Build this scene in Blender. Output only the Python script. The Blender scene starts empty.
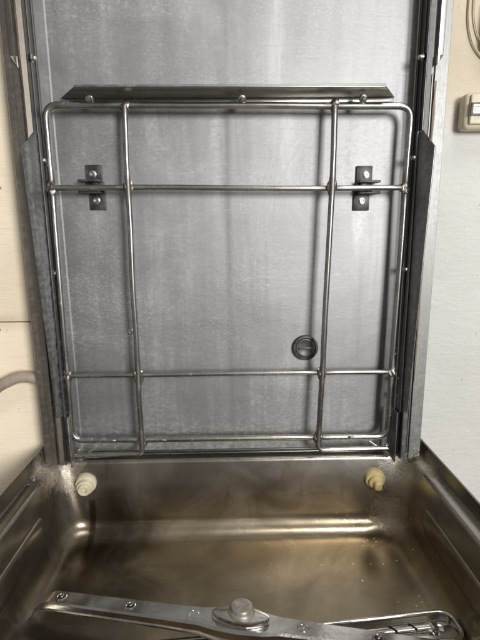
import bpy, bmesh, math, random
from mathutils import Vector, Matrix, noise
random.seed(7)
S = bpy.context.scene
COL = S.collection
V = Vector
PI = math.pi

# ------------------------------------------------------------------ helpers
def root_loc(o):
    while o is not None and o.parent is not None:
        o = o.parent
    return V(o.location) if o is not None else V((0, 0, 0))

def obj(name, bm, mat, parent=None, smooth=True, angle=40, origin=None):
    """Link a bmesh (built in metres, world coordinates) as ONE mesh object."""
    base = root_loc(parent) if parent else V(origin or (0, 0, 0))
    bmesh.ops.translate(bm, verts=bm.verts, vec=-base)
    bmesh.ops.recalc_face_normals(bm, faces=bm.faces)
    for f in bm.faces:
        f.smooth = smooth
    if smooth:
        a = math.radians(angle)
        for e in bm.edges:
            if len(e.link_faces) == 2 and e.calc_face_angle(0) > a:
                e.smooth = False
    me = bpy.data.meshes.new(name)
    bm.to_mesh(me); bm.free()
    o = bpy.data.objects.new(name, me)
    mats = mat if isinstance(mat, (list, tuple)) else [mat]
    for m in mats: me.materials.append(m)
    COL.objects.link(o)
    if parent: o.parent = parent
    else: o.location = base
    return o

def thing(name, label, cat, loc=(0, 0, 0), group=None):
    o = bpy.data.objects.new(name, None); COL.objects.link(o)
    o.location = loc; o.empty_display_size = .05
    return tag(o, label, cat, group)

def tag(o, label=None, cat=None, group=None, kind=None):
    if label: o['label'] = label
    if cat: o['category'] = cat
    if group: o['group'] = group
    if kind: o['kind'] = kind
    return o

def box(bm, c, s, bev=0.0, seg=2, rot=None):
    t = bmesh.new()
    bmesh.ops.create_cube(t, size=1)
    bmesh.ops.scale(t, vec=V(s), verts=t.verts)
    if bev:
        bmesh.ops.bevel(t, geom=t.edges[:], offset=bev, segments=seg, profile=.5, affect='EDGES')
    if rot: bmesh.ops.rotate(t, cent=(0, 0, 0), matrix=rot, verts=t.verts)
    bmesh.ops.translate(t, vec=V(c), verts=t.verts)
    join(bm, t)
    return bm

def join(bm, t):
    m = bpy.data.meshes.new('tmp'); t.to_mesh(m); t.free()
    bm.from_mesh(m); bpy.data.meshes.remove(m)

def fillet(pts, r, n=7):
    """Round the inner corners of a polyline."""
    out = [V(pts[0])]
    for i in range(1, len(pts) - 1):
        p, a, b = V(pts[i]), V(pts[i-1]), V(pts[i+1])
        u, w = (a - p), (b - p)
        k = min(r, u.length * .49, w.length * .49)
        A, B = p + u.normalized() * k, p + w.normalized() * k
        for j in range(n + 1):
            t = j / n
            out.append(A.lerp(p, t).lerp(p.lerp(B, t), t))
    out.append(V(pts[-1]))
    return out

def tube(bm, pts, r, n=14, closed=False, wob=0.0, caps=True):
    pts = [V(p) for p in pts]; N = len(pts)
    rings = []; up = None
    for i, p in enumerate(pts):
        if closed: d = (pts[(i+1) % N] - pts[i-1])
        else: d = pts[min(i+1, N-1)] - pts[max(i-1, 0)]
        d.normalize()
        if up is None:
            up = V((0, 0, 1)) if abs(d.z) < .9 else V((0, 1, 0))
        up = (up - d * up.dot(d)).normalized()
        s = d.cross(up)
        rr = r(i / max(1, N-1)) if callable(r) else r
        ring = []
        for k in range(n):
            a = 2 * PI * k / n
            q = up * math.cos(a) + s * math.sin(a)
            e = 1 + wob * noise.noise((p + q * rr) * 160)
            ring.append(bm.verts.new(p + q * rr * e))
        rings.append(ring)
    M = N if closed else N - 1
    for i in range(M):
        A, B = rings[i], rings[(i+1) % N]
        for k in range(n):
            bm.faces.new((A[k], A[(k+1) % n], B[(k+1) % n], B[k]))
    if caps and not closed:
        bm.faces.new(rings[0][::-1]); bm.faces.new(rings[-1])
    return bm

def lathe(bm, prof, o, axis, n=32):
    """prof: (radius, height along axis) list."""
    ax = V(axis).normalized(); o = V(o)
    u = ax.orthogonal().normalized(); w = ax.cross(u)
    rings = []
    for r, h in prof:
        if r < 1e-6: rings.append([bm.verts.new(o + ax * h)])
        else: rings.append([bm.verts.new(o + ax*h + (u*math.cos(2*PI*k/n) + w*math.sin(2*PI*k/n))*r) for k in range(n)])
    for A, B in zip(rings, rings[1:]):
        for k in range(n):
            k2 = (k+1) % n
            if len(A) == 1 and len(B) == 1: continue
            if len(A) == 1: bm.faces.new((A[0], B[k2], B[k]))
            elif len(B) == 1: bm.faces.new((A[k], A[k2], B[0]))
            else: bm.faces.new((A[k], A[k2], B[k2], B[k]))
    return bm

def sheet(bm, prof, z0, z1, th=.0015):
    """Folded sheet: XY polyline extruded in Z, given a thickness."""
    P = [V((x, y)) for x, y in prof]; n = len(P); off = []
    for i in range(n):
        d = (P[min(i+1, n-1)] - P[max(i-1, 0)]).normalized()
        off.append(P[i] + V((-d.y, d.x)) * th)
    lo1 = [bm.verts.new((p.x, p.y, z0)) for p in P]; hi1 = [bm.verts.new((p.x, p.y, z1)) for p in P]
    lo2 = [bm.verts.new((p.x, p.y, z0)) for p in off]; hi2 = [bm.verts.new((p.x, p.y, z1)) for p in off]
    for i in range(n-1):
        bm.faces.new((lo1[i], lo1[i+1], hi1[i+1], hi1[i])); bm.faces.new((lo2[i], hi2[i], hi2[i+1], lo2[i+1]))
        bm.faces.new((lo1[i], lo2[i], lo2[i+1], lo1[i+1])); bm.faces.new((hi1[i], hi1[i+1], hi2[i+1], hi2[i]))
    bm.faces.new((lo1[0], hi1[0], hi2[0], lo2[0])); bm.faces.new((lo1[-1], lo2[-1], hi2[-1], hi1[-1]))
    return bm

def prism(bm, poly, ext, bev=0.0):
    """Closed 3-D polygon extruded by a vector."""
    t = bmesh.new(); e = V(ext)
    A = [t.verts.new(V(p)) for p in poly]; B = [t.verts.new(V(p) + e) for p in poly]
    n = len(A)
    t.faces.new(A); t.faces.new(B[::-1])
    for i in range(n): t.faces.new((A[i], B[i], B[(i+1) % n], A[(i+1) % n]))
    bmesh.ops.recalc_face_normals(t, faces=t.faces)
    if bev: bmesh.ops.bevel(t, geom=t.edges[:], offset=bev, segments=2, profile=.5, affect='EDGES')
    join(bm, t); return bm

def blob(bm, c, r, sq=(1, 1, 1), amp=.35, sub=3, fr=2.2):
    t = bmesh.new(); bmesh.ops.create_icosphere(t, subdivisions=sub, radius=1)
    for v in t.verts:
        k = 1 + amp * noise.noise(v.co * fr + V(c) * 91)
        v.co = V((v.co.x*sq[0], v.co.y*sq[1], v.co.z*sq[2])) * r * k + V(c)
    join(bm, t); return bm

# ------------------------------------------------------------------ materials
class N:
    def __init__(s, name):
        s.m = bpy.data.materials.new(name); s.m.use_nodes = True
        s.t = s.m.node_tree; s.b = s.t.nodes['Principled BSDF']
        s.co = s.t.nodes.new('ShaderNodeTexCoord').outputs['Object']
    def n(s, typ, **k):
        x = s.t.nodes.new(typ)
        for a, v in k.items(): setattr(x, a, v)
        return x
    def l(s, a, b): s.t.links.new(a, b)
    def put(s, sock, v):
        if isinstance(v, bpy.types.NodeSocket): s.l(v, sock)
        else: sock.default_value = v
    def noise(s, scale=(1, 1, 1), sc=5, det=6, rough=.55, dist=0, off=(0, 0, 0)):
        mp = s.n('ShaderNodeMapping'); mp.inputs['Scale'].default_value = scale; mp.inputs['Location'].default_value = off
        s.l(s.co, mp.inputs['Vector'])
        x = s.n('ShaderNodeTexNoise'); x.inputs['Scale'].default_value = sc; x.inputs['Detail'].default_value = det
        x.inputs['Roughness'].default_value = rough; x.inputs['Distortion'].default_value = dist
        s.l(mp.outputs[0], x.inputs['Vector']); return x.outputs['Fac']
    def ramp(s, fac, *stops, interp='LINEAR'):
        r = s.n('ShaderNodeValToRGB'); r.color_ramp.interpolation = interp
        e = r.color_ramp.elements
        while len(e) < len(stops): e.new(.5)
        for q, (p, c) in zip(e, stops):
            q.position = p; q.color = (c, c, c, 1) if not isinstance(c, (tuple, list)) else (*c, 1)
        s.l(fac, r.inputs[0]); return r.outputs[0]
    def mr(s, v, a, b, c=0., d=1., smooth=True):
        x = s.n('ShaderNodeMapRange')
        if smooth: x.interpolation_type = 'SMOOTHSTEP'
        s.put(x.inputs[0], v)
        for i, q in zip((1, 2, 3, 4), (a, b, c, d)): x.inputs[i].default_value = q
        return x.outputs[0]
    def math(s, op, a, b=0., clamp=False):
        x = s.n('ShaderNodeMath', operation=op, use_clamp=clamp); s.put(x.inputs[0], a); s.put(x.inputs[1], b); return x.outputs[0]
    def mix(s, f, a, b, blend='MIX'):
        x = s.n('ShaderNodeMix', data_type='RGBA', blend_type=blend); s.put(x.inputs[0], f)
        for q, v in ((x.inputs[6], a), (x.inputs[7], b)):
            if isinstance(v, (tuple, list)): v = (*v, 1)
            s.put(q, v)
        return x.outputs[2]
    def xyz(s):
        x = s.n('ShaderNodeSeparateXYZ'); s.l(s.co, x.inputs[0]); return x.outputs
    def dist(s, p):
        x = s.n('ShaderNodeVectorMath', operation='DISTANCE'); s.l(s.co, x.inputs[0]); x.inputs[1].default_value = p; return x.outputs['Value']
    def specks(s, sc, thr=.08, rnd=1):
        x = s.n('ShaderNodeTexVoronoi'); x.inputs['Scale'].default_value = sc; x.inputs['Randomness'].default_value = rnd
        s.l(s.co, x.inputs['Vector']); return s.mr(x.outputs['Distance'], thr, thr*.6, 0, 1)
    def bump(s, h, st=.2, d=.002, prev=None):
        x = s.n('ShaderNodeBump'); x.inputs['Strength'].default_value = st; x.inputs['Distance'].default_value = d
        s.l(h, x.inputs['Height'])
        if prev: s.l(prev, x.inputs['Normal'])
        return x.outputs[0]
    def out(s, color, rough=.5, metal=0., normal=None, spec=None):
        s.put(s.b.inputs['Base Color'], (*color, 1) if isinstance(color, tuple) else color)
        s.put(s.b.inputs['Roughness'], rough); s.put(s.b.inputs['Metallic'], metal)
        if normal: s.l(normal, s.b.inputs['Normal'])
        if spec is not None: s.put(s.b.inputs['Specular IOR Level'], spec)
        return s.m

# object space of dishwasher parts = world minus this
DW = V((0, -.265, 0))

def steel(name, col=(.52, .52, .51), rough=.36, film=.35, filmcol=(.55, .55, .53), grain=(1, 1, 40), seed=0., bst=.12):
    """Brushed stainless with lime film, wipe marks and scratches."""
    k = N(name)
    brush = k.noise(grain, 42, 5, .65, off=(seed, 0, 0))
    cloud = k.noise((1, 1, 1), 6, 7, .62, .6, (seed, 3, 1))
    fine = k.noise((1, 1, 1.6), 85, 6, .7, 0, (seed, 0, 5))
    drip = k.noise((26, 26, 1.2), 2.2, 6, .6, .3, (seed, 7, 2))
    c = k.mix(k.mr(cloud, .3, .72), tuple(x*.86 for x in col), tuple(min(1, x*1.1) for x in col))
    c = k.mix(k.mr(brush, .3, .75, 0, .35), c, tuple(x*.7 for x in col))
    f = k.math('MULTIPLY', k.mr(k.math('ADD', k.math('MULTIPLY', fine, .6), k.math('MULTIPLY', drip, .5)), .48, .72), film)
    c = k.mix(f, c, filmcol)
    metal = k.mr(f, 0, 1, 1, .35, False)
    r = k.math('ADD', k.math('ADD', rough - .11, k.math('MULTIPLY', cloud, .16)), k.math('MULTIPLY', brush, .10))
    r = k.math('ADD', r, k.math('MULTIPLY', f, .2))
    nb = k.bump(brush, bst, .0006)
    nb = k.bump(cloud, .10, .004, nb)
    return k.out(c, r, metal, nb)

M = {}
def panel_mat():
    k = N('panel_steel')
    brush = k.noise((1.2, 1, 46), 34, 5, .65)
    cloud = k.noise((1, 1, 1.3), 5, 7, .62, .8, (1, 3, 1))
    fine = k.noise((1, 1, 1.5), 120, 5, .72)
    drip = k.noise((22, 1, .9), 2.4, 6, .62, .25)
    col = (.53, .53, .525)
    c = k.mix(k.mr(cloud, .3, .72), (.305, .305, .307), (.39, .39, .39))
    c = k.mix(k.mr(brush, .35, .75, 0, .32), c, (.26, .26, .26))
    f = k.mr(k.math('ADD', k.math('MULTIPLY', fine, .55), k.math('MULTIPLY', drip, .55)), .50, .74)
    f = k.math('MULTIPLY', f, k.mr(cloud, .35, .7, .25, 1))
    c = k.mix(k.math('MULTIPLY', f, .40), c, (.60, .60, .585))
    # wiped-on lime mottle, in patches
    mo = k.math('MULTIPLY', k.mr(k.noise((1, 1, 1.8), 170, 4, .75, .3, (6, 0, 0)), .50, .66), k.mr(k.noise((1, 1, 1.2), 6, 5, .6, .6, (8, 1, 1)), .42, .66))
    c = k.mix(k.math('MULTIPLY', mo, .24), c, (.70, .70, .685))
    # long soft vertical runs, darker under the tray, and a pale seam line
    X, Y, Z = k.xyz()
    runs = k.noise((1, 1, .10), 16, 6, .62, .5, (5, 0, 1))
    c = k.mix(k.math('MULTIPLY', k.mr(runs, .48, .72), .42), c, (.20, .20, .205))
    c = k.mix(k.math('MULTIPLY', k.mr(runs, .46, .28), .35), c, (.62, .62, .61))
    sm = k.math('ADD', k.math('ABSOLUTE', k.math('ADD', X, .004)), k.math('MULTIPLY', k.math('SUBTRACT', runs, .5), .012))
    c = k.mix(k.math('MULTIPLY', k.mr(sm, .010, .001), k.math('MULTIPLY', k.mr(cloud, .35, .6), .38)), c, (.17, .16, .15))
    # chalky runs below the clips and the plug, scale along the bottom
    chalk = None
    for px, pz, ln in ((-.2125, 1.335, .10), (.2115, 1.33, .12), (.1245, 1.08, .09), (-.172, 1.132, .05), (-.02, 1.485, .22), (.09, 1.485, .15), (-.12, 1.485, .12)):
        wx = k.mr(k.math('ADD', k.math('ABSOLUTE', k.math('SUBTRACT', X, px)), k.math('MULTIPLY', k.math('SUBTRACT', k.noise((1, 1, .25), 60, 4, .6), .5), .03)), .016, .002)
        wz = k.math('MULTIPLY', k.mr(Z, pz - ln, pz - .005), k.mr(Z, pz + .004, pz - .004))
        m_ = k.math('MULTIPLY', wx, wz); chalk = m_ if chalk is None else k.math('MAXIMUM', chalk, m_)
    low = k.math('MULTIPLY', k.mr(k.math('ADD', Z, k.math('MULTIPLY', k.math('SUBTRACT', cloud, .5), .12)), .99, .93), k.mr(fine, .42, .62))
    chalk = k.math('MAXIMUM', k.math('MULTIPLY', chalk, k.mr(fine, .3, .6)), k.math('MULTIPLY', low, .8))
    c = k.mix(k.math('MULTIPLY', chalk, .33), c, (.70, .68, .63))
    wipe = k.mr(k.noise((2.2, 1, 60), 9, 5, .7, .5, (2, 2, 2)), .52, .72)
    c = k.mix(k.math('MULTIPLY', wipe, .22), c, (.22, .22, .218))
    # faint swirling wipe marks
    sw = k.mr(k.noise((2.5, 1, 9), 14, 7, .7, 2.2, (4, 0, 9)), .55, .68)
    c = k.mix(k.math('MULTIPLY', k.math('MULTIPLY', sw, k.mr(cloud, .45, .65)), .28), c, (.70, .70, .69))
    # scattered pale lime spots
    sp = k.math('MULTIPLY', k.specks(150, .16), k.mr(k.noise((1, 1, 1), 7, 4), .5, .68))
    c = k.mix(k.math('MULTIPLY', sp, .3), c, (.8, .8, .78))
    metal = k.mr(k.math('ADD', k.math('MULTIPLY', f, .8), k.math('MAXIMUM', sp, mo), True), 0, 1, .93, .6, False)
    r = k.math('ADD', k.math('ADD', .49, k.math('MULTIPLY', cloud, .16)), k.math('MULTIPLY', f, .10))
    nb = k.bump(brush, .12, .0006); nb = k.bump(cloud, .22, .005, nb)
    return k.out(c, r, metal, nb)
M['panel'] = panel_mat()
M['steel'] = steel('column_steel', (.50, .495, .48), .34, .35, (.5, .48, .43), (40, 40, 1), 2)
M['wornsteel'] = steel('limed_steel', (.27, .268, .262), .50, .4, (.42, .40, .365), (30, 30, 1), 5, .2)
M['darkgap'] = steel('stained_steel', (.20, .19, .175), .45, .3, (.3, .28, .24), (30, 30, 1), 8)
M['cheek'] = steel('shaded_steel', (.13, .128, .124), .40, .15, (.24, .22, .2), (40, 1, 1), 9)  # dark base puts the shade of the inward faces into the colour
M['browncol'] = steel('brown_reflection_steel', (.27, .245, .21), .42, .3, (.36, .32, .26), (30, 30, 1), 8)  # lower brown base carries dark reflections on the left column and rail
M['plate'] = steel('plate_steel', (.26, .26, .258), .42, .35, (.6, .58, .54), (1, 40, 1), 11)

def rod_mat():
    k = N('rod_steel')
    a = k.noise((1, 1, 1), 26, 6, .65); b = k.noise((1, 1, 1), 240, 4, .6)
    c = k.mix(k.mr(a, .4, .7), (.47, .46, .44), (.30, .285, .26))
    r = k.math('ADD', .16, k.math('MULTIPLY', a, .22))
    dull = None
    for p in ((-.1545, -.01, .4435), (.1545, -.01, .4435), (-.1555, -.01, .146), (.1475, -.01, .146), (-.1552, -.01, .03), (.1445, -.01, .03), (-.27, 0, .445), (.268, 0, .441), (-.272, 0, .147), (.265, 0, .145), (-.154, 0, .56), (.156, 0, .558)):
        m_ = k.mr(k.math('ADD', k.dist(p), k.math('MULTIPLY', k.math('SUBTRACT', a, .5), .02)), .030, .008); dull = m_ if dull is None else k.math('MAXIMUM', dull, m_)
    c = k.mix(k.math('MULTIPLY', dull, .7), c, (.15, .125, .105))
    sc_ = k.math('MULTIPLY', k.mr(k.noise((1, 1, 1), 95, 5, .7, .2, (3, 1, 0)), .60, .70), .25)
    c = k.mix(sc_, c, (.60, .58, .53)); r = k.math('ADD', r, k.math('MULTIPLY', k.math('MAXIMUM', dull, sc_), .25))
    return k.out(c, r, k.math('SUBTRACT', 1., sc_), k.bump(b, .08, .0004))
M['rod'] = rod_mat()

def weld_mat():
    k = N('weld_steel'); a = k.noise((1, 1, 1), 190, 5, .7)
    return k.out(k.mix(k.mr(a, .35, .65), (.16, .14, .13), (.48, .45, .42)), .38, .95, k.bump(a, .5, .0012))
M['weld'] = weld_mat()

def tray_mat():
    k = N('tray_steel'); a = k.noise((3, 40, 40), 9, 6, .65); b = k.noise((1, 1, 1), 35, 6, .65, .5)
    c = k.mix(k.mr(a, .3, .7), (.38, .355, .31), (.28, .255, .215))
    c = k.mix(k.mr(b, .58, .7, 0, .8), c, (.55, .5, .42))
    return k.out(c, k.math('ADD', .26, k.math('MULTIPLY', b, .22)), .95, k.bump(b, .12, .001))
M['tray'] = tray_mat()

def tank_mat():
    """Tea-brown film over stainless, with dark runs, lime in the corners and droplets."""
    k = N('stained_tank_steel')
    X, Y, Z = k.xyz()
    cloud = k.noise((1, 1, 1), 7, 8, .62, .7)
    brush = k.noise((1, 40, 40), 16, 5, .6)
    vert = k.noise((30, 30, 1.2), 3, 6, .6, .3)
    fine = k.noise((1, 1, 1), 110, 5, .7)
    brown = k.mix(k.mr(cloud, .3, .72), (.275, .225, .155), (.46, .387, .275))
    grey = k.mix(k.mr(cloud, .3, .7), (.37, .36, .34), (.50, .485, .455))
    # grey on the upper walls puts reflections into the colour; darker toward the left
    up = k.mr(k.math('ADD', Z, k.math('MULTIPLY', k.math('SUBTRACT', cloud, .5), .07)), .80, .90)
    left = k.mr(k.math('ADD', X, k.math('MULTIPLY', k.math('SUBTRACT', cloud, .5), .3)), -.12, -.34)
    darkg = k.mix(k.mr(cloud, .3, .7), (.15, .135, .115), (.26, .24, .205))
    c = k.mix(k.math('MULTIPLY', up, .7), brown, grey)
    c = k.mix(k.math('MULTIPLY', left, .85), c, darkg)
    c = k.mix(k.math('MULTIPLY', k.mr(vert, .52, .75, 0, .4), k.mr(Z, .775, .80)), c, (.12, .09, .06))
    c = k.mix(k.mr(brush, .5, .75, 0, .22), c, (.42, .37, .29))
    # dark burnt patch and runs by the left back corner
    def patch(p, r0, r1, amt, colr, nz=cloud, w=.12):
        nonlocal c
        d = k.math('ADD', k.dist(p), k.math('MULTIPLY', k.math('SUBTRACT', nz, .5), w))
        m = k.math('MULTIPLY', k.math('ADD', k.math('MULTIPLY', k.mr(d, r1, r0), .85), k.math('MULTIPLY', k.mr(d, r1*.75, r1*.55), .15)), amt); c = k.mix(m, c, colr); return m
    y0 = -DW.y
    patch((-.225, -.05 + y0, .778), .01, .115, .85, (.055, .038, .024))
    patch((-.165, -.12 + y0, .762), .0, .06, .4, (.07, .05, .03))
    patch((-.245, -.12 + y0, .762), .0, .11, .7, (.06, .042, .026))
    patch((.25, -.05 + y0, .768), .005, .02, .5, (.08, .055, .03), cloud, .08)
    # black run under the left fitting
    run = k.math('ADD', k.math('ABSOLUTE', k.math('ADD', X, .2545)), k.math('MULTIPLY', k.math('SUBTRACT', vert, .5), .012))
    run = k.math('MULTIPLY', k.mr(run, .008, .002), k.math('MULTIPLY', k.mr(Z, .845, .82), k.mr(Y, .17, .2)))
    c = k.mix(k.math('MULTIPLY', run, .85), c, (.045, .032, .022))
    # tide marks round the walls and a darkened rim lip
    tz = k.math('ADD', Z, k.math('MULTIPLY', k.math('SUBTRACT', cloud, .5), .05))
    for z_, a_ in ((.832, .16),):
        c = k.mix(k.math('MULTIPLY', k.mr(k.math('ABSOLUTE', k.math('SUBTRACT', tz, z_)), .0035, .0004), k.math('MULTIPLY', k.mr(vert, .4, .6), a_)), c, (.10, .075, .05))
        c = k.mix(k.math('MULTIPLY', k.mr(k.math('ABSOLUTE', k.math('SUBTRACT', tz, z_ + .0035)), .003, .0004), a_*.5), c, (.62, .55, .43))
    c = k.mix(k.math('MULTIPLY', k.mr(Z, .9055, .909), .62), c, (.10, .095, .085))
    # lime crusts in the two back corners of the rim
    lime = None
    for p, r1 in (((-.312, .01 + y0, .90), .06), ((.308, .01 + y0, .90), .055), ((-.325, -.04 + y0, .9), .05), ((.325, -.05 + y0, .9), .045), ((-.30, -.01 + y0, .875), .045), ((.30, -.01 + y0, .865), .06), ((.28, -.01 + y0, .80), .05)):
        d = k.math('ADD', k.dist(p), k.math('MULTIPLY', k.math('SUBTRACT', k.math('ADD', k.math('MULTIPLY', fine, .6), k.math('MULTIPLY', cloud, .6)), .6), .12))
        m = k.mr(d, r1*.95, r1*.2, 0, (.95 if p[2] > .88 else .5) * (.8 if p[0] < 0 else 1))
        lime = m if lime is None else k.math('MAXIMUM', lime, m)
    c = k.mix(lime, c, k.mix(k.mr(fine, .4, .62), (.34, .28, .19), (.72, .66, .55)))
    # dried droplets on the right of the floor
    d = k.math('ADD', k.dist((.235, -.11 + y0, .76)), k.math('MULTIPLY', k.math('SUBTRACT', cloud, .5), .1))
    sp = k.math('MULTIPLY', k.specks(70, .13), k.mr(d, .13, .05, .0, 1))
    sp = k.math('MULTIPLY', sp, k.mr(k.noise((1, 1, 1), 30, 2, .5, 0, (9, 2, 2)), .40, .46))
    c = k.mix(sp, c, (.85, .8, .7))
    metal = k.math('SUBTRACT', .92, k.math('MAXIMUM', k.math('MULTIPLY', lime, .8), sp), True)
    r = k.math('ADD', k.math('ADD', .15, k.math('MULTIPLY', cloud, .20)), k.math('MULTIPLY', lime, .4))
    nb = k.bump(cloud, .16, .005); nb = k.bump(brush, .08, .0006, nb)
    nb = k.bump(k.math('MULTIPLY', lime, fine), .8, .003, nb)
    return k.out(c, r, metal, nb)
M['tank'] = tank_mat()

def arm_mat():
    k = N('polished_arm_steel'); a = k.noise((1, 1, 1), 16, 7, .62, .6); b = k.noise((1, 1, 1), 130, 4, .7)
    c = k.mix(k.mr(a, .4, .72), (.62, .605, .575), (.36, .34, .31))
    c = k.mix(k.mr(k.math('ADD', k.math('MULTIPLY', a, .6), k.math('MULTIPLY', b, .5)), .62, .74, 0, .6), c, (.72, .68, .6))
    return k.out(c, k.math('ADD', .05, k.math('MULTIPLY', a, .2)), 1., k.bump(a, .16, .003))
M['arm'] = arm_mat()

def simple(name, col, col2, rough, metal=0., sc=30, b=.15, bd=.001):
    k = N(name); a = k.noise((1, 1, 1), sc, 6, .65, .3)
    return k.out(k.mix(k.mr(a, .35, .68), col, col2), k.math('ADD', rough - .08, k.math('MULTIPLY', a, .16)), metal, k.bump(a, b, bd))
M['blackplastic'] = simple('black_plastic', (.016, .016, .017), (.075, .073, .068), .42, 0, 60)
M['greyplastic'] = simple('grey_plastic', (.05, .051, .05), (.10, .10, .095), .40, 0, 60)
M['screw'] = simple('screw_steel', (.62, .61, .58), (.42, .40, .37), .30, 1, 200)
M['white'] = simple('aged_white_plastic', (.66, .60, .45), (.52, .45, .30), .42, 0, 60)
M['yellow'] = simple('yellowed_plastic', (.60, .50, .26), (.44, .33, .13), .38, 0, 55)
M['hub'] = simple('limed_hub', (.27, .25, .215), (.46, .43, .37), .42, .45, 90, .5)
M['dark'] = simple('dark_hole', (.012, .011, .010), (.02, .018, .016), .8)
M['hose'] = simple('dusty_hose', (.40, .33, .265), (.30, .24, .19), .5, 0, 35)
M['beige'] = simple('beige_plastic', (.62, .55, .42), (.53, .46, .34), .45, 0, 40)
M['button'] = simple('pale_button', (.74, .76, .66), (.66, .68, .58), .35, 0, 50)
M['mark'] = simple('button_print', (.36, .40, .33), (.42, .46, .38), .5)
M['cable'] = simple('beige_cable', (.53, .46, .345), (.47, .40, .29), .5, 0, 40)
M['concrete'] = simple('concrete', (.28, .26, .24), (.38, .36, .33), .8, 0, 6, .3, .004)
M['casing'] = steel('casing_steel', (.45, .45, .44), .4, .3, (.5, .48, .44), (1, 1, 40), 14)

def ply_mat():
    k = N('cream_painted_plywood'); X, Y, Z = k.xyz()
    g = k.noise((5, 1, 150), 4, 7, .68, .35); a = k.noise((1, 1, 1), 5, 6, .6, .5); big = k.noise((1.2, 1, 14), 7, 5, .6, .4, (3, 0, 0))
    c = k.mix(k.mr(a, .3, .7), (.92, .815, .63), (.88, .755, .565))
    c = k.mix(k.mr(g, .50, .76, 0, .6), c, (.66, .53, .35))
    c = k.mix(k.mr(big, .58, .78, 0, .35), c, (.70, .57, .38))
    c = k.mix(k.math('MULTIPLY', k.specks(46, .07), .6), c, (.42, .31, .19))
    dirt = k.math('MULTIPLY', k.mr(k.math('ABSOLUTE', k.math('SUBTRACT', Z, 1.149)), .022, .002), k.mr(a, .35, .65))
    c = k.mix(k.math('MULTIPLY', dirt, .35), c, (.45, .33, .2))
    nb = k.bump(g, .5, .002); nb = k.bump(a, .25, .006, nb)
    return k.out(c, .62, 0., nb)
M['ply'] = ply_mat()

def wall_mat():
    k = N('white_painted_wall'); X, Y, Z = k.xyz()
    a = k.noise((1, 1, 1), 4, 7, .62, .4); b = k.noise((1, 1, 2.2), 45, 6, .7); g = k.noise((7, 1, 40), 6, 6, .65, .3)
    white = k.mix(k.mr(a, .3, .7), (.58, .60, .615), (.66, .68, .695))
    white = k.mix(k.mr(g, .55, .8, 0, .25), white, (.60, .585, .55))
    cream = k.mix(k.mr(a, .3, .7), (.50, .43, .31), (.58, .51, .385))
    zz = k.math('ADD', Z, k.math('MULTIPLY', k.math('SUBTRACT', b, .5), .03))
    f = k.mr(zz, 1.40, 1.54)
    strip = k.math('MULTIPLY', k.mr(k.math('ADD', X, k.math('MULTIPLY', k.math('SUBTRACT', b, .5), .012)), .385, .375), .35)
    c = k.mix(k.math('MAXIMUM', f, strip), white, cream)
    c = k.mix(k.math('MULTIPLY', k.math('MULTIPLY', k.specks(30, .07), k.mr(a, .5, .7)), .4), c, (.45, .40, .33))
    ridge = k.noise((3, 1, 22), 5, 8, .72, .6, (1, 5, 2))
    c = k.mix(k.mr(ridge, .56, .74, 0, .2), c, (.47, .46, .44))
    scuff = k.math('MULTIPLY', k.mr(k.noise((1, 1, 3), 24, 5, .7, .8, (7, 2, 3)), .60, .70), k.mr(a, .45, .65))
    c = k.mix(k.math('MULTIPLY', scuff, .30), c, (.36, .33, .29))
    pit = k.math('MULTIPLY', k.specks(38, .09), k.mr(k.noise((1, 1, 1), 14, 3, .5, 0, (3, 3, 3)), .50, .58))
    c = k.mix(k.math('MULTIPLY', pit, .6), c, (.30, .27, .23))
    nb = k.bump(b, .4, .003); nb = k.bump(ridge, .22, .004, nb); nb = k.bump(pit, -.5, .002, nb); nb = k.bump(a, .3, .010, nb)
    return k.out(c, .6, 0., nb)
M['wall'] = wall_mat()

# ------------------------------------------------------------------ setting
fl = bmesh.new(); box(fl, (0, -1.0, -.05), (7, 6, .1))
tag(obj('floor', fl, M['concrete']), kind='structure')

pw = thing('plywood_wall', 'cream painted plywood wall of two sheets left of the machine', 'wall', (-1.25, .03, 0))
b = bmesh.new(); box(b, (-1.1155, .025, 1.954), (1.60, .02, 1.608), .0015); obj('upper_sheet', b, M['ply'], pw, angle=30)
b = bmesh.new(); box(b, (-1.1155, .026, .574), (1.60, .02, 1.148), .0015); obj('lower_sheet', b, M['ply'], pw, angle=30)
b = bmesh.new(); box(b, (-1.1155, .046, 1.38), (1.60, .018, 2.76)); obj('backing', b, M['hose'], pw)
for px, pz in ((-.393, 1.168), (-.392, 1.159), (-.41, 1.161), (-.379, 1.156), (-.40, 1.136), (-.388, 1.135), (-.42, 1.139), (-.372, 1.37), (-.40, 1.30), (-.382, .99)):
    b = bmesh.new(); lathe(b, [(.0028, 0), (.0026, .0008), (.0010, .0004), (0, .0002)], (px, .0150 if pz > 1.147 else .0160, pz), (0, -1, 0), 10)
    obj('nail_head', b, M['ply'] if random.random() < .5 else M['hose'], pw)

rw = bmesh.new(); box(rw, (1.235, .11, 1.38), (1.80, .1, 2.76), .002)
w = tag(obj('painted_wall', rw, M['wall'], origin=(1.2, .11, 0)), 'rough wall painted white with cream upper part, right of the machine', 'wall')

# hose behind the left column
b = bmesh.new()
hp = fillet([(-.455, -.008, .70), (-.452, -.008, .90), (-.418, -.008, 1.035), (-.358, -.008, 1.062), (-.322, -.005, 1.05), (-.31, .004, 1.03)], .06, 8)
tube(b, hp, .0098, 16)
tag(obj('hose', b, M['hose'], origin=(-.43, -.006, .7)), 'brownish hose bending over beside the left column on the cream wall', 'hose')

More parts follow.
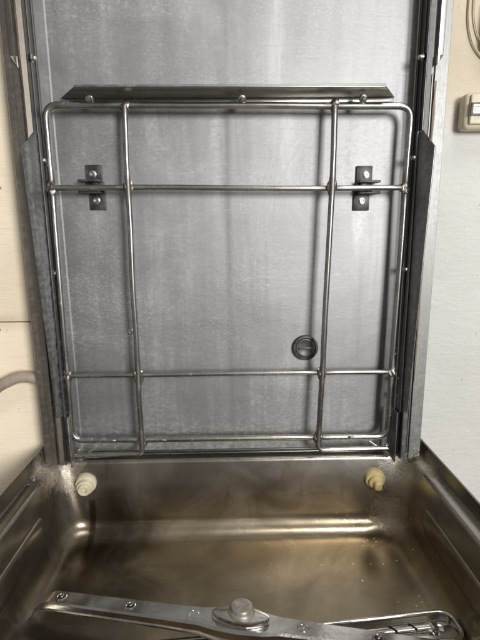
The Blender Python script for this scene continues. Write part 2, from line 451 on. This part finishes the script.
# switch box
sx, sz = .440, 1.487
sb = thing('switch_box', 'beige plastic switch box with a pale square button on the right wall', 'switch', (sx, .06, sz - .03))
b = bmesh.new(); box(b, (sx, .0455, sz), (.112, .028, .057), .008, 4); obj('housing', b, M['beige'], sb)
b = bmesh.new(); box(b, (sx, .0295, sz + .001), (.100, .006, .046), .0024, 3); obj('cover_plate', b, M['beige'], sb)
b = bmesh.new(); bx_ = sx - .0405
for dx, dz, w_, h_ in ((0, .0088, .0198, .0022), (0, -.0088, .0198, .0022), (-.0088, 0, .0022, .0154), (.0088, 0, .0022, .0154)):
    box(b, (bx_ + dx, .0255, sz + .0005 + dz), (w_, .004, h_), .0006)
obj('button_bezel', b, M['greyplastic'], sb)
b = bmesh.new(); box(b, (bx_, .0255, sz + .0005), (.0152, .0054, .0152), .0012, 3); bt = obj('button', b, M['button'], sb)
b = bmesh.new()
box(b, (bx_ - .001, .0227, sz + .0035), (.009, .0006, .0014)); box(b, (bx_ - .0005, .0227, sz - .003), (.007, .0006, .0012))
box(b, (bx_ + .0045, .0227, sz + .0005), (.0014, .0006, .007)); box(b, (bx_ - .0045, .0227, sz - .0005), (.0012, .0006, .005))
obj('button_symbol', b, M['mark'], bt)
b = bmesh.new(); box(b, (sx + .004, .0263, sz - .0145), (.060, .0010, .0012)); box(b, (sx + .010, .0263, sz - .0185), (.034, .0010, .0010)); obj('moulded_line', b, M['cable'], sb)

# thin cables up the right wall
b = bmesh.new()
tube(b, fillet([(.388, .056, 2.4), (.388, .056, 1.72), (.388, .056, 1.625), (.402, .056, 1.585), (.44, .056, 1.556), (.52, .056, 1.545)], .03, 8), .0014, 10)
tag(obj('cable', b, M['cable'], origin=(.388, .058, 1.6)), 'outer thin beige cable curving down the right wall above the switch box', 'cable', 'thin cables on the right wall')
b = bmesh.new()
tube(b, fillet([(.393, .056, 2.4), (.394, .056, 1.72), (.397, .056, 1.63), (.412, .056, 1.592), (.45, .056, 1.567), (.52, .056, 1.558)], .03, 8), .0011, 10)
tag(obj('cable', b, M['cable'], origin=(.394, .058, 1.6)), 'inner thinner beige cable curving down the right wall, nearer the picture edge', 'cable', 'thin cables on the right wall')
b = bmesh.new(); box(b, (.444, .045, 1.62), (.06, .03, .075), .008, 3)
t_ = tag(obj('junction_box', b, M['hose'], origin=(.434, .06, 1.59)), 'dull brown box on the right wall at the picture edge above the switch box', 'box')

# ------------------------------------------------------------------ dishwasher body
dw = thing('dishwasher', 'stainless hood dishwasher with brown stained wash tank and open back panel', 'dishwasher', DW)

# back panel: flat field, folded edges and returns to the columns
b = bmesh.new()
sheet(b, [(-.2845, -.0010), (-.2715, -.0006), (-.2690, 0), (.2705, 0), (.2730, -.0006), (.2845, -.0010)], .915, 1.90, .0015)
bp = obj('back_panel', b, M['panel'], dw, angle=3)
b = bmesh.new(); box(b, (.004, -.0022, .9130), (.53, .004, .006), .0012); obj('bottom_fold', b, M['cheek'], bp)
for (x, z) in ((-.172, 1.134), (-.232, 1.0), (.19, 1.0)):
    if z > 1.1:
        b = bmesh.new(); lathe(b, [(.0052, 0), (.005, .0008), (.0036, .0012), (.003, .0006), (.0015, .0009), (0, .001)], (x, -.0002, z), (0, -1, 0), 18); obj('rivet', b, M['screw'], bp)

# side panels (inner cheeks), columns with folded front faces, guide plates
for s in (-1, 1):
    side = 'left' if s < 0 else 'right'
    X = lambda v: s * v
    b = bmesh.new()
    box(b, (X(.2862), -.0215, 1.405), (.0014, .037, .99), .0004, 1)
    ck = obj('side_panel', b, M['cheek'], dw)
    # seams along the cheek
    b = bmesh.new(); box(b, (X(.2846), -.012, 1.40), (.0018, .0022, .96), .0005, 1); box(b, (X(.2846), -.030, 1.40), (.0018, .0022, .96), .0005, 1)
    obj('seam', b, M['darkgap'], ck)
    # column front: ridge / groove / flange
    b = bmesh.new()
    sheet(b, [(X(.2875), -.0395), (X(.2935), -.0415), (X(.2945), -.0370), (X(.2985), -.0370), (X(.2995), -.0405), (X(.3065), -.0405), (X(.3080), -.0360), (X(.3200), -.0360), (X(.3215), -.0335), (X(.3215), .012)], .912, 1.90, .0012)
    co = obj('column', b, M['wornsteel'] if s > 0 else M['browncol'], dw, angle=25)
    b = bmesh.new(); box(b, (X(.2965), -.0382, 1.22), (.0026, .0022, .60), .0006, 1); obj('groove_seal', b, M['darkgap'], co)
    if s > 0:   # rust bleeding along the flange edge below the rail
        b = bmesh.new()
        P = [V((X(.3012) + noise.noise(V((0, 0, z_*40)))*.0010, -.0407, z_)) for z_ in [1.05 + .02*q for q in range(24)]]
        tube(b, P, .0011, 6, wob=.6); obj('rust_line', b, M['hose'], co)
    # upper hood rail ending in a cut notch
    b = bmesh.new()
    prism(b, [(X(.2990), -.0412, 1.90), (X(.3068), -.0412, 1.90), (X(.3068), -.0412, 1.546), (X(.2990), -.0412, 1.530)], (0, -.0055, 0), .0008)
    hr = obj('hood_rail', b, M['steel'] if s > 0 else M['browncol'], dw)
    b = bmesh.new(); prism(b, [(X(.2972), -.0425, 1.543), (X(.3065), -.0470, 1.542), (X(.2972), -.0425, 1.527)], (0, -.002, 0), .0003); obj('end_lug', b, M['darkgap'], hr)
    # guide plate: oblique, chamfered top corner
    b = bmesh.new()
    a_, c_ = (X(.2785), -.043), (X(.2865), -.086)
    prism(b, [(X(.2770), -.030, 1.000), (X(.2835), -.061, 1.005), (c_[0], c_[1], 1.412), (X(.2805), -.055, 1.440), (a_[0], a_[1], 1.440)], (X(.0018), .0004, 0), .0004)
    gp = obj('guide_plate', b, M['plate'], dw, angle=25)
    b = bmesh.new(); box(b, (X(.2778), -.0445, 1.22), (.0016, .004, .44), .0005, 1); obj('plate_lip', b, M['darkgap'], gp)
    # fixing bolts on the cheek
    for z in (1.545, 1.405, 1.235, 1.05, 1.02):
        b = bmesh.new(); lathe(b, [(.0052, 0), (.0052, .0012), (.0036, .0016), (.0036, .0056), (.0026, .0068), (0, .0068)], (X(.2838), -.026 - (.004 if z > 1.3 else 0), z), (-s, 0, 0), 12)
        obj('bolt', b, M['screw'] if z > 1.2 else M['weld'], ck)

# wash tank: lofted rounded rectangle with rim lip, ledge, coved floor
def rrect(hx, y0, y1, r, z, n=8):
    cx, pts = 0, []
    for (qx, qy, a0) in ((hx - r, y1 - r, 0), (-hx + r, y1 - r, 90), (-hx + r, y0 + r, 180), (hx - r, y0 + r, 270)):
        for j in range(n + 1):
            a = math.radians(a0 + 90 * j / n); pts.append(V((qx + r*math.cos(a), qy + r*math.sin(a), z)))
    return pts
secs = []
def sec(ins, z, r): secs.append((ins, z, r))
HX, YF, YB = .3365, -.56, .011
sec(.0015, .80, .006); sec(0, .925, .006); sec(0, .930, .006); sec(.0022, .9308, .006); sec(.0035, .930, .006)
sec(.0040, .908, .006); sec(.0055, .9045, .008); sec(.0195, .9030, .020); sec(.0225, .9015, .024); sec(.0240, .896, .030)
wall_top, fl_z, R = .0245, .7630, .036
sec(.0275, .845, .038)
ins_w = .0315
sec(ins_w - .0005, fl_z + R + .008, .046)
for j in range(9):
    a = PI/2 * j / 8
    sec(ins_w + R * (1 - math.cos(a)), fl_z + R - R * math.sin(a), .05 + .012 * j / 8)
sec(.10, fl_z - .0015, .05); sec(.17, fl_z - .004, .04); sec(.235, fl_z - .008, .02)
b = bmesh.new(); prev = None
for ins, z, r in secs:
    ring = [b.verts.new(p) for p in rrect(HX - ins, YF + ins, YB - ins, max(r, .003), z)]
    if prev:
        n = len(ring)
        for k in range(n): b.faces.new((prev[k], prev[(k+1) % n], ring[(k+1) % n], ring[k]))
    prev = ring
b.faces.new(prev)
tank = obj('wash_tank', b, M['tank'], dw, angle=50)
# pressed ribs on the side walls
for s in (-1, 1):
    b = bmesh.new()
    t = bmesh.new(); bmesh.ops.create_uvsphere(t, u_segments=24, v_segments=12, radius=1)
    for v in t.verts:
        y = v.co.y; sgn = 1 if y > 0 else -1
        v.co = V((s * .3085 + v.co.x * .0050, -.285 + sgn * .17 + v.co.y * .024, .836 + v.co.z * .024))
    join(b, t)
    obj('pressed_rib', b, M['tank'], tank, angle=60)
# casing under the tank and feet
b = bmesh.new()
for c, s_ in (((0, -.5585, .44), (.64, .003, .70)), ((0, .0095, .44), (.64, .003, .70)), ((-.3345, -.2745, .44), (.003, .56, .70)), ((.3345, -.2745, .44), (.003, .56, .70)), ((0, -.2745, .10), (.66, .56, .02))):
    box(b, c, s_, .0008, 1)
obj('casing', b, M['casing'], dw)
for fx in (-.29, .29):
    for fy in (-.5, -.05):
        b = bmesh.new(); lathe(b, [(0, 0), (.025, 0), (.025, .012), (.014, .016), (.014, .09), (0, .09)], (fx, fy, 0), (0, 0, 1), 18); obj('foot', b, M['screw'], dw)

# mineral crust lumps on the rim corners
for s in (-1, 1):
    b = bmesh.new()
    for i in range(45):
        u, v_ = random.random(), random.gauss(0, 1)
        x = s * (.292 + .037 * random.random()); y = -.004 - abs(v_) * .018
        if random.random() < .3: x = s * (.325 + .006 * random.random()); y = -.01 - random.random() * .10
        blob(b, (x, y, .9045), .0005 + .0011 * random.random() ** 3, (1.5, 1.5, .6), .7, 2)
    for i in range(35):
        blob(b, (s * (.288 + .032 * random.random()), -.0375 + .003*random.random(), .914 + .022 * random.random() ** 2), .0004 + .0009 * random.random() ** 2, (1.3, .8, 1.2), .7, 2)
    obj('lime_crust', b, simple('grey_lime', (.30, .275, .23), (.44, .41, .35), .7, 0, 80, .5) if s < 0 else simple('amber_lime', (.36, .28, .16), (.52, .44, .31), .6, 0, 80, .5), tank)['kind'] = 'stuff'

# plastic fittings in the tank's back wall
fy = -.0165
b = bmesh.new(); ax = V((.10, -1, -.16))
lathe(b, [(.0180, -.006), (.0180, .005), (.0170, .0068), (.0142, .0072), (.0142, .0140), (.0132, .0156), (.0112, .0158), (.0106, .0205), (.0094, .0218), (.0052, .0218), (.0047, .016), (0, .015)], (-.2625, fy, .863), ax, 28)
fa = obj('plastic_fitting', b, M['white'], tank, angle=30); fa['label'] = 'stepped white plastic fitting with a hole'
b = bmesh.new(); lathe(b, [(.0180, -.006), (.0180, .0045), (.0165, .0072), (.0130, .0080), (.0122, .0125), (.0085, .0138), (0, .014)], (.2515, fy, .861), (-.05, -1, -.12), 28)
t = bmesh.new(); box(t, (.2530, fy - .0135, .8555), (.0145, .014, .0175), .0045, 3); join(b, t)
fb = obj('plastic_fitting', b, M['yellow'], tank, angle=30); fb['label'] = 'yellowed plastic fitting with a drip nub'

# black clips screwed to the panel
def bracket(cx, cz, sgn, shear):
    b = bmesh.new()
    box(b, (cx + shear*.5 - .0005, -.0022, cz + .0185), (.0255, .004, .0300), .0008)
    box(b, (cx - shear*.5 + .0005, -.0022, cz - .0195), (.0255, .004, .0310), .0008)
    box(b, (cx, -.0048, cz + .0005), (.0270, .0090, .0150), .0010)
    br = obj('bracket', b, M['blackplastic'], dw)
    b = bmesh.new()
    box(b, (cx + sgn*.006, -.014, cz + .0082), (.0330, .0165, .0036), .0008); box(b, (cx + sgn*.006, -.014, cz - .0088), (.0330, .0165, .0036), .0008)
    box(b, (cx - sgn*.002, -.010, cz), (.010, .0105, .0134), .0006)
    obj('clip_jaw', b, M['blackplastic'], br)
    for dz, dx in ((.0195, shear*.5 + .002*sgn), (-.0205, -shear*.5 + .001*sgn)):
        b = bmesh.new()
        lathe(b, [(.0058, 0), (.0058, .0010), (.0052, .0014), (.0044, .0014), (.0042, .0034), (.0036, .0038), (.0021, .0036), (.0020, .0018), (0, .0018)], (cx + dx, -.0042, cz + dz), (0, -1, 0), 20)
        obj('screw', b, M['screw'], br)
bracket(-.2125, 1.3685, -1, -.002)
bracket(.2115, 1.3640, 1, .004)

# round black plug with a grip slot
kx, kz = .1245, 1.1015
b = bmesh.new(); lathe(b, [(.0218, 0), (.0218, .0050), (.0208, .0066), (.0178, .0070), (.0166, .0058), (.0162, .0040), (0, .0038)], (kx, -.0004, kz), (0, -1, 0), 40)
pk = obj('vent_plug', b, M['blackplastic'], dw, angle=35)
b = bmesh.new(); lathe(b, [(.0160, .0038), (.0158, .0056), (.0140, .0062), (.0128, .0052), (0, .0050)], (kx, -.0004, kz), (0, -1, 0), 36)
box(b, (kx, -.0068, kz - .0002), (.0235, .0040, .0046), .0012)
obj('grip', b, M['greyplastic'], pk)

# ------------------------------------------------------------------ wire rack guide
rf = thing('wire_rack', 'welded round bar wire rack clipped in front of the steel back panel', 'rack', (0, -.03, .92))
YR, YU = -.030, -.0385
b = bmesh.new()
loop = [(-.262, YR, 1.4815), (.262, YR, 1.4790)]
c4 = [(-.2705, YR, 1.4825), (.2715, YR, 1.4785), (.2645, YR, .9485), (-.2735, YR, .9515)]
mid = [(0, YR, 1.4806)] + [c4[1], c4[2], c4[3], c4[0]] + [(0, YR, 1.4806)]
lp = fillet(mid, .020, 8)[:-1]
dense = []
for i, p in enumerate(lp):
    q = lp[(i+1) % len(lp)]; m = max(1, int((q - p).length / .05))
    for j in range(m):
        r_ = p.lerp(q, j / m)
        dense.append(r_ + V((noise.noise(r_ * 9) * .0012, noise.noise(r_ * 7 + V((5, 5, 5))) * .0012, noise.noise(r_ * 8 + V((9, 1, 1))) * .0010)))
tube(b, dense, .0050, 14, closed=True)
obj('outer_loop', b, M['rod'], rf)
for z0, z1 in ((1.3655, 1.3610), (1.0668, 1.0650)):
    b = bmesh.new()
    P = [V((-.270 + .5365 * j / 12, YR, z0 + (z1 - z0) * j / 12)) for j in range(13)]
    P = [p + V((0, noise.noise(p * 6) * .001, noise.noise(p * 5 + V((3, 3, 3))) * .0012)) for p in P]
    tube(b, P, .0042, 12); obj('cross_bar', b, M['rod'], rf)
for pts in ([(-.1535, YU + .004, 1.4800), (-.1545, YU, 1.3650), (-.1555, YU, 1.0700), (-.1550, YU, .9285), (-.2700, YU + .004, .9255)],
            [(.1560, YU + .004, 1.4780), (.1545, YU, 1.3620), (.1475, YU, 1.0700), (.1440, YU, .9300), (.2640, YU + .004, .9285)]):
    b = bmesh.new(); P = []
    F = fillet(pts, .012, 7)
    for p, q in zip(F, F[1:]):
        m = max(1, int((q - p).length / .035))
        for j in range(m):
            e_ = p.lerp(q, j / m); P.append(e_ + V((noise.noise(e_ * 11) * .0016, noise.noise(e_ * 9 + V((2, 7, 1))) * .0010, 0)))
    P.append(F[-1]); tube(b, P, .0046, 14, wob=.05); obj('upright_bar', b, M['rod'], rf)
# welds
wl = []
for x in (-.1545, .1545): wl.append((x, -.035, 1.3635, 1.5))
for x in (-.1555, .1475): wl.append((x, -.035, 1.0662, 1.5))
for x in (-.1552, .1445): wl.append((x, -.035, .950, 1.3))
for x in (-.1535, .156): wl.append((x, -.032, 1.4795, 1.0))
wl += [(-.2715, -.031, 1.3655, 1.3), (.2685, -.031, 1.361, 1.0), (-.2730, -.031, 1.0668, 1.2), (.2660, -.031, 1.0650, 1.0)]
for x, y, z, k in wl:
    b = bmesh.new(); blob(b, (x, y, z), .0073, (.98, .85, 1.25 * k), .5, 3, 1.9); obj('weld_bead', b, M['weld'], rf)
for x, z in ((-.118, .9508), (.20, .9502), (-.205, .9515)):
    b = bmesh.new(); blob(b, (x, -.0345, z), .0032, (1.7, .6, .8), .5, 2); obj('weld_bead', b, M['weld'], rf)
# drip tray along the top: trapezoid plate with folded edges
b = bmesh.new(); zt = 1.4975
prism(b, [(-.256, -.004, zt), (.254, -.004, zt), (.2215, -.062, zt - .0015), (-.2160, -.062, zt - .0005)], (0, 0, .0016), .0004)
tray = obj('drip_tray', b, M['tray'], rf)
b = bmesh.new(); box(b, (-.001, -.0062, zt - .0036), (.507, .0022, .0075), .0007); obj('tray_flange', b, M['rod'], tray)
b = bmesh.new(); box(b, (.0025, -.0622, zt + .0012), (.437, .0018, .0030), .0005); obj('tray_lip', b, M['wornsteel'], tray)
for x, z in ((-.2035, 1.487), (.0185, 1.4862), (.1975, 1.4862)):
    b = bmesh.new(); lathe(b, [(.0062, 0), (.0062, .0035), (.0048, .0045), (.0030, .0045), (.0026, .0075), (0, .0078)], (x, -.0325, z + .003), (0, -1, -.5), 8); obj('clamp_bolt', b, M['weld'], tray)
# corner straps at the bottom
for s in (-1, 1):
    b = bmesh.new()
    p0, p1 = V((s*.271, -.034, .9150)), V((s*.233, -.030, .9400))
    d = (p1 - p0).normalized(); u = V((-d.z, 0, d.x)) * .0017
    prism(b, [p0 - u, p1 - u, p1 + u, p0 + u], (0, -.0012, 0), .0003)
    obj('corner_strap', b, M['screw'], rf)
    b = bmesh.new(); box(b, (s*.2745, -.033, .953), (.0022, .024, .090), .0006, 1)
    sp_ = obj('end_plate', b, M['plate'], rf)
    for z in (.933, .9145):
        b = bmesh.new(); lathe(b, [(.0042, 0), (.0042, .002), (.003, .0034), (0, .0036)], (s*.2625 + s*.002, -.031, z), (0, -1, 0), 12); obj('bolt', b, M['screw'], sp_)

# ------------------------------------------------------------------ spray arms
def xf(o, yaw, tilt=0):
    return Matrix.Translation(o) @ Matrix.Rotation(yaw, 4, 'Z') @ Matrix.Rotation(tilt, 4, 'Y')

HUB = V((.005, -.253, .800))
ua = thing('upper_spray_arm', 'polished flat rinse arm with nozzle holes and a hooked left tip, lying on top', 'spray arm', HUB - V((0, 0, .02)))
A = xf(HUB, math.radians(-10.4)) @ Matrix.Rotation(math.radians(-7), 4, 'X')
# loft a pressed hollow section along x
st = [(-.297, .0040, .0018, -.028, .004), (-.292, .0065, .0026, -.021, .003), (-.284, .0095, .0042, -.010, .001), (-.274, .0118, .0062, -.003, 0), (-.262, .0125, .0075, 0, 0), (-.18, .0130, .0080, 0, 0), (-.10, .0138, .0085, 0, 0), (-.052, .0150, .0090, 0, 0),
      (-.030, .0215, .0095, 0, 0), (0, .0240, .0100, 0, 0), (.030, .0215, .0095, 0, 0), (.052, .0150, .0090, 0, 0), (.10, .0138, .0085, 0, 0), (.18, .0130, .0080, 0, 0), (.255, .0125, .0075, 0, 0), (.272, .0105, .0055, -.004, 0), (.280, .0070, .0030, -.010, 0)]
b = bmesh.new(); prev = None
for x, w_, h_, dz, dy in st:
    w_ *= 1.18 if abs(x) > .04 else 1.08
    pr = [(-w_*1.12, -h_*.55), (-w_*1.12, -h_*.30), (-w_*.96, -h_*.22), (-w_*.90, h_*.55), (-w_*.74, h_*.80), (w_*.74, h_*.80), (w_*.90, h_*.55), (w_*.96, -h_*.22), (w_*1.12, -h_*.30), (w_*1.12, -h_*.55), (w_*.7, -h_*.95), (-w_*.7, -h_*.95)]
    ring = [b.verts.new(A @ V((x, y + dy, z + dz))) for y, z in pr]
    if prev:
        n = len(ring)
        for k in range(n): b.faces.new((prev[k], prev[(k+1) % n], ring[(k+1) % n], ring[k]))
    else: b.faces.new(ring[::-1])
    prev = ring
b.faces.new(prev)
obj('arm_body', b, M['arm'], ua, angle=24)
up = (A.to_3x3() @ V((0, 0, 1))).normalized()
for x, tw in ((-.250, .3), (-.150, 0), (-.062, .1), (.080, 0), (.172, 0), (.245, .2)):
    p = A @ V((x, 0, .0062))
    b = bmesh.new(); lathe(b, [(.0078, -.001), (.0076, .0006), (.0066, .0013), (.0054, .0013), (.0047, .0008), (.0044, .0003)], p, up, 24)
    nz = obj('nozzle', b, M['arm'], ua, angle=30)
    b = bmesh.new(); lathe(b, [(.0046, .0002), (.0042, .0006), (0, .0006)], p, up, 16)
    h = obj('nozzle_hole', b, M['dark'], nz)
    b = bmesh.new(); box(b, p + V((.0012, .0008, .0007)), (.0050, .0024, .0008), .0003, 1, Matrix.Rotation(.6 + tw, 3, 'Z')); obj('nozzle_slot', b, M['screw'], nz)
# hub: winged nut
b = bmesh.new()
P = []
for j in range(36):
    a = 2*PI*j/36; r_ = .0155 + .0225 * abs(math.cos(a))**2.2
    P.append(A @ V((r_*math.cos(a), (.0155 + .004*abs(math.cos(a)))*math.sin(a)*1.02, .0070)))
prism(b, P, up * .0085, .0022)
hn = obj('wing_nut', b, M['arm'], ua, angle=35)
b = bmesh.new(); lathe(b, [(.0165, .012), (.0172, .0155), (.0165, .0190), (.0150, .0205), (.0147, .0226), (.0135, .0246), (.0110, .0254), (.006, .0246), (0, .0244)], A @ V((.001, .003, 0)), up, 36)
obj('cap', b, M['hub'], hn, angle=35)

up = V((0, 0, 1))
LH = V((.002, -.265, .772))
la = thing('lower_spray_arm', 'open trough wash arm with rounded end and slotted tube, below the other arm', 'spray arm', LH - V((0, 0, .02)))
B = xf(LH, math.radians(4.3), math.radians(-1.2))
def outline(w_, L, r, n=7):
    pts = []
    for qx, qy, a0 in ((L - r, w_ - r, 0), (-L + r, w_ - r, 90), (-L + r, -w_ + r, 180), (L - r, -w_ + r, 270)):
        for j in range(n + 1):
            a = math.radians(a0 + 90*j/n); pts.append((qx + r*math.cos(a), qy + r*math.sin(a)))
    return pts
def taper(x, y):  # narrower at the tips, waist at 80 %
    return (x, y * (1 - .22 * max(0, (abs(x) - .22) / .075)))
b = bmesh.new(); ol = [taper(*p) for p in outline(.026, .293, .016)]
# add points along the long sides
ol2 = []
for i, p in enumerate(ol):
    q = ol[(i+1) % len(ol)]; L = math.hypot(q[0]-p[0], q[1]-p[1]); m = max(1, int(L / .03))
    for j in range(m): ol2.append((p[0] + (q[0]-p[0])*j/m, p[1] + (q[1]-p[1])*j/m))
tube(b, [B @ V((x, y, .004)) for x, y in ol2], .0030, 10, closed=True)
obj('rim', b, M['arm'], la)
# trough pan
b = bmesh.new(); rings = []
for k, z in ((.98, .003), (.93, -.006), (.80, -.012), (.4, -.013)):
    rings.append([b.verts.new(B @ V((x * (1 - (1-k)*.07), y * k, z))) for x, y in ol2])
for R1, R2 in zip(rings, rings[1:]):
    n = len(R1)
    for i in range(n): b.faces.new((R1[i], R1[(i+1) % n], R2[(i+1) % n], R2[i]))
b.faces.new(rings[-1])
obj('trough', b, M['arm'], la, angle=60)
b = bmesh.new(); tube(b, [B @ V((-.262, .001, .0005)), B @ V((-.1, .001, .0005)), B @ V((.1, .001, .0005)), B @ V((.255, .001, .0005))], .0068, 14)
st_ = obj('slotted_tube', b, M['arm'], la)
for x in (-.235, -.18, -.115, .12, .205, .232):
    b = bmesh.new(); box(b, B @ V((x, .001, .0062)), (.0026, .0125, .0036), .0006, 1, Matrix.Rotation(.75, 3, 'Z')); obj('slot', b, M['dark'], st_)
for x in (-.262, .258):
    b = bmesh.new(); blob(b, B @ V((x, 0, .001)), .0095, (1, .9, .7), .35, 3); obj('end_clip', b, M['arm'], la)
for x in (-.028, -.06):
    b = bmesh.new(); lathe(b, [(.007, -.004), (.007, .002), (.005, .0045), (.0025, .0045), (.0022, .003), (0, .003)], B @ V((x, -.012, .004)), up, 8); obj('nozzle', b, M['hub'], la)
b = bmesh.new(); lathe(b, [(.030, -.040), (.030, -.012), (.0235, -.008), (.0235, .012), (0, .012)], LH, up, 30); obj('hub_post', b, M['arm'], la)

# ------------------------------------------------------------------ camera
cam = bpy.data.cameras.new('camera'); co = bpy.data.objects.new('camera', cam); COL.objects.link(co)
Mc = [[0.9997569756, -0.0134749853, 0.0174474767], [-0.0197682326, -0.1976792654, 0.9800674084], [-0.0097573896, -0.9801741339, -0.1978976011]]
R3 = Matrix([[Mc[i][0], -Mc[i][1], -Mc[i][2]] for i in range(3)])
co.matrix_world = Matrix.Translation((0, -.74, 1.30)) @ R3.to_4x4()
cam.sensor_fit = 'VERTICAL'; cam.sensor_height = 36; cam.lens = 36 * 446.2 / 640
cam.clip_start = .01; cam.clip_end = 100
S.camera = co

# ------------------------------------------------------------------ light
W = bpy.data.worlds.new('World'); S.world = W; W.use_nodes = True
bg = W.node_tree.nodes['Background']; bg.inputs[0].default_value = (1, .985, .96, 1); bg.inputs[1].default_value = .18
def area(name, loc, to, sx_, sy_, watts, col):
    l = bpy.data.lights.new(name, 'AREA'); l.shape = 'RECTANGLE'; l.size = sx_; l.size_y = sy_; l.energy = watts; l.color = col
    o = bpy.data.objects.new(name, l); COL.objects.link(o); o.location = loc
    o.rotation_euler = (V(to) - V(loc)).to_track_quat('-Z', 'Y').to_euler()
area('doorway_light', (1.10, -2.35, 1.75), (0, 0, 1.25), .62, .85, 53, (1, .988, .975))
area('overhead_light', (.78, -1.10, 3.30), (.05, -.1, 1.0), .95, .36, 14, (1, .985, .96))

S.view_settings.view_transform = 'Standard'; S.view_settings.look = 'None'
S.view_settings.exposure = .36; S.view_settings.gamma = 1
S.render.engine = 'CYCLES'
S.cycles.max_bounces = 10; S.cycles.glossy_bounces = 6; S.cycles.sample_clamp_indirect = 4
S.render.resolution_x = 768; S.render.resolution_y = 1024
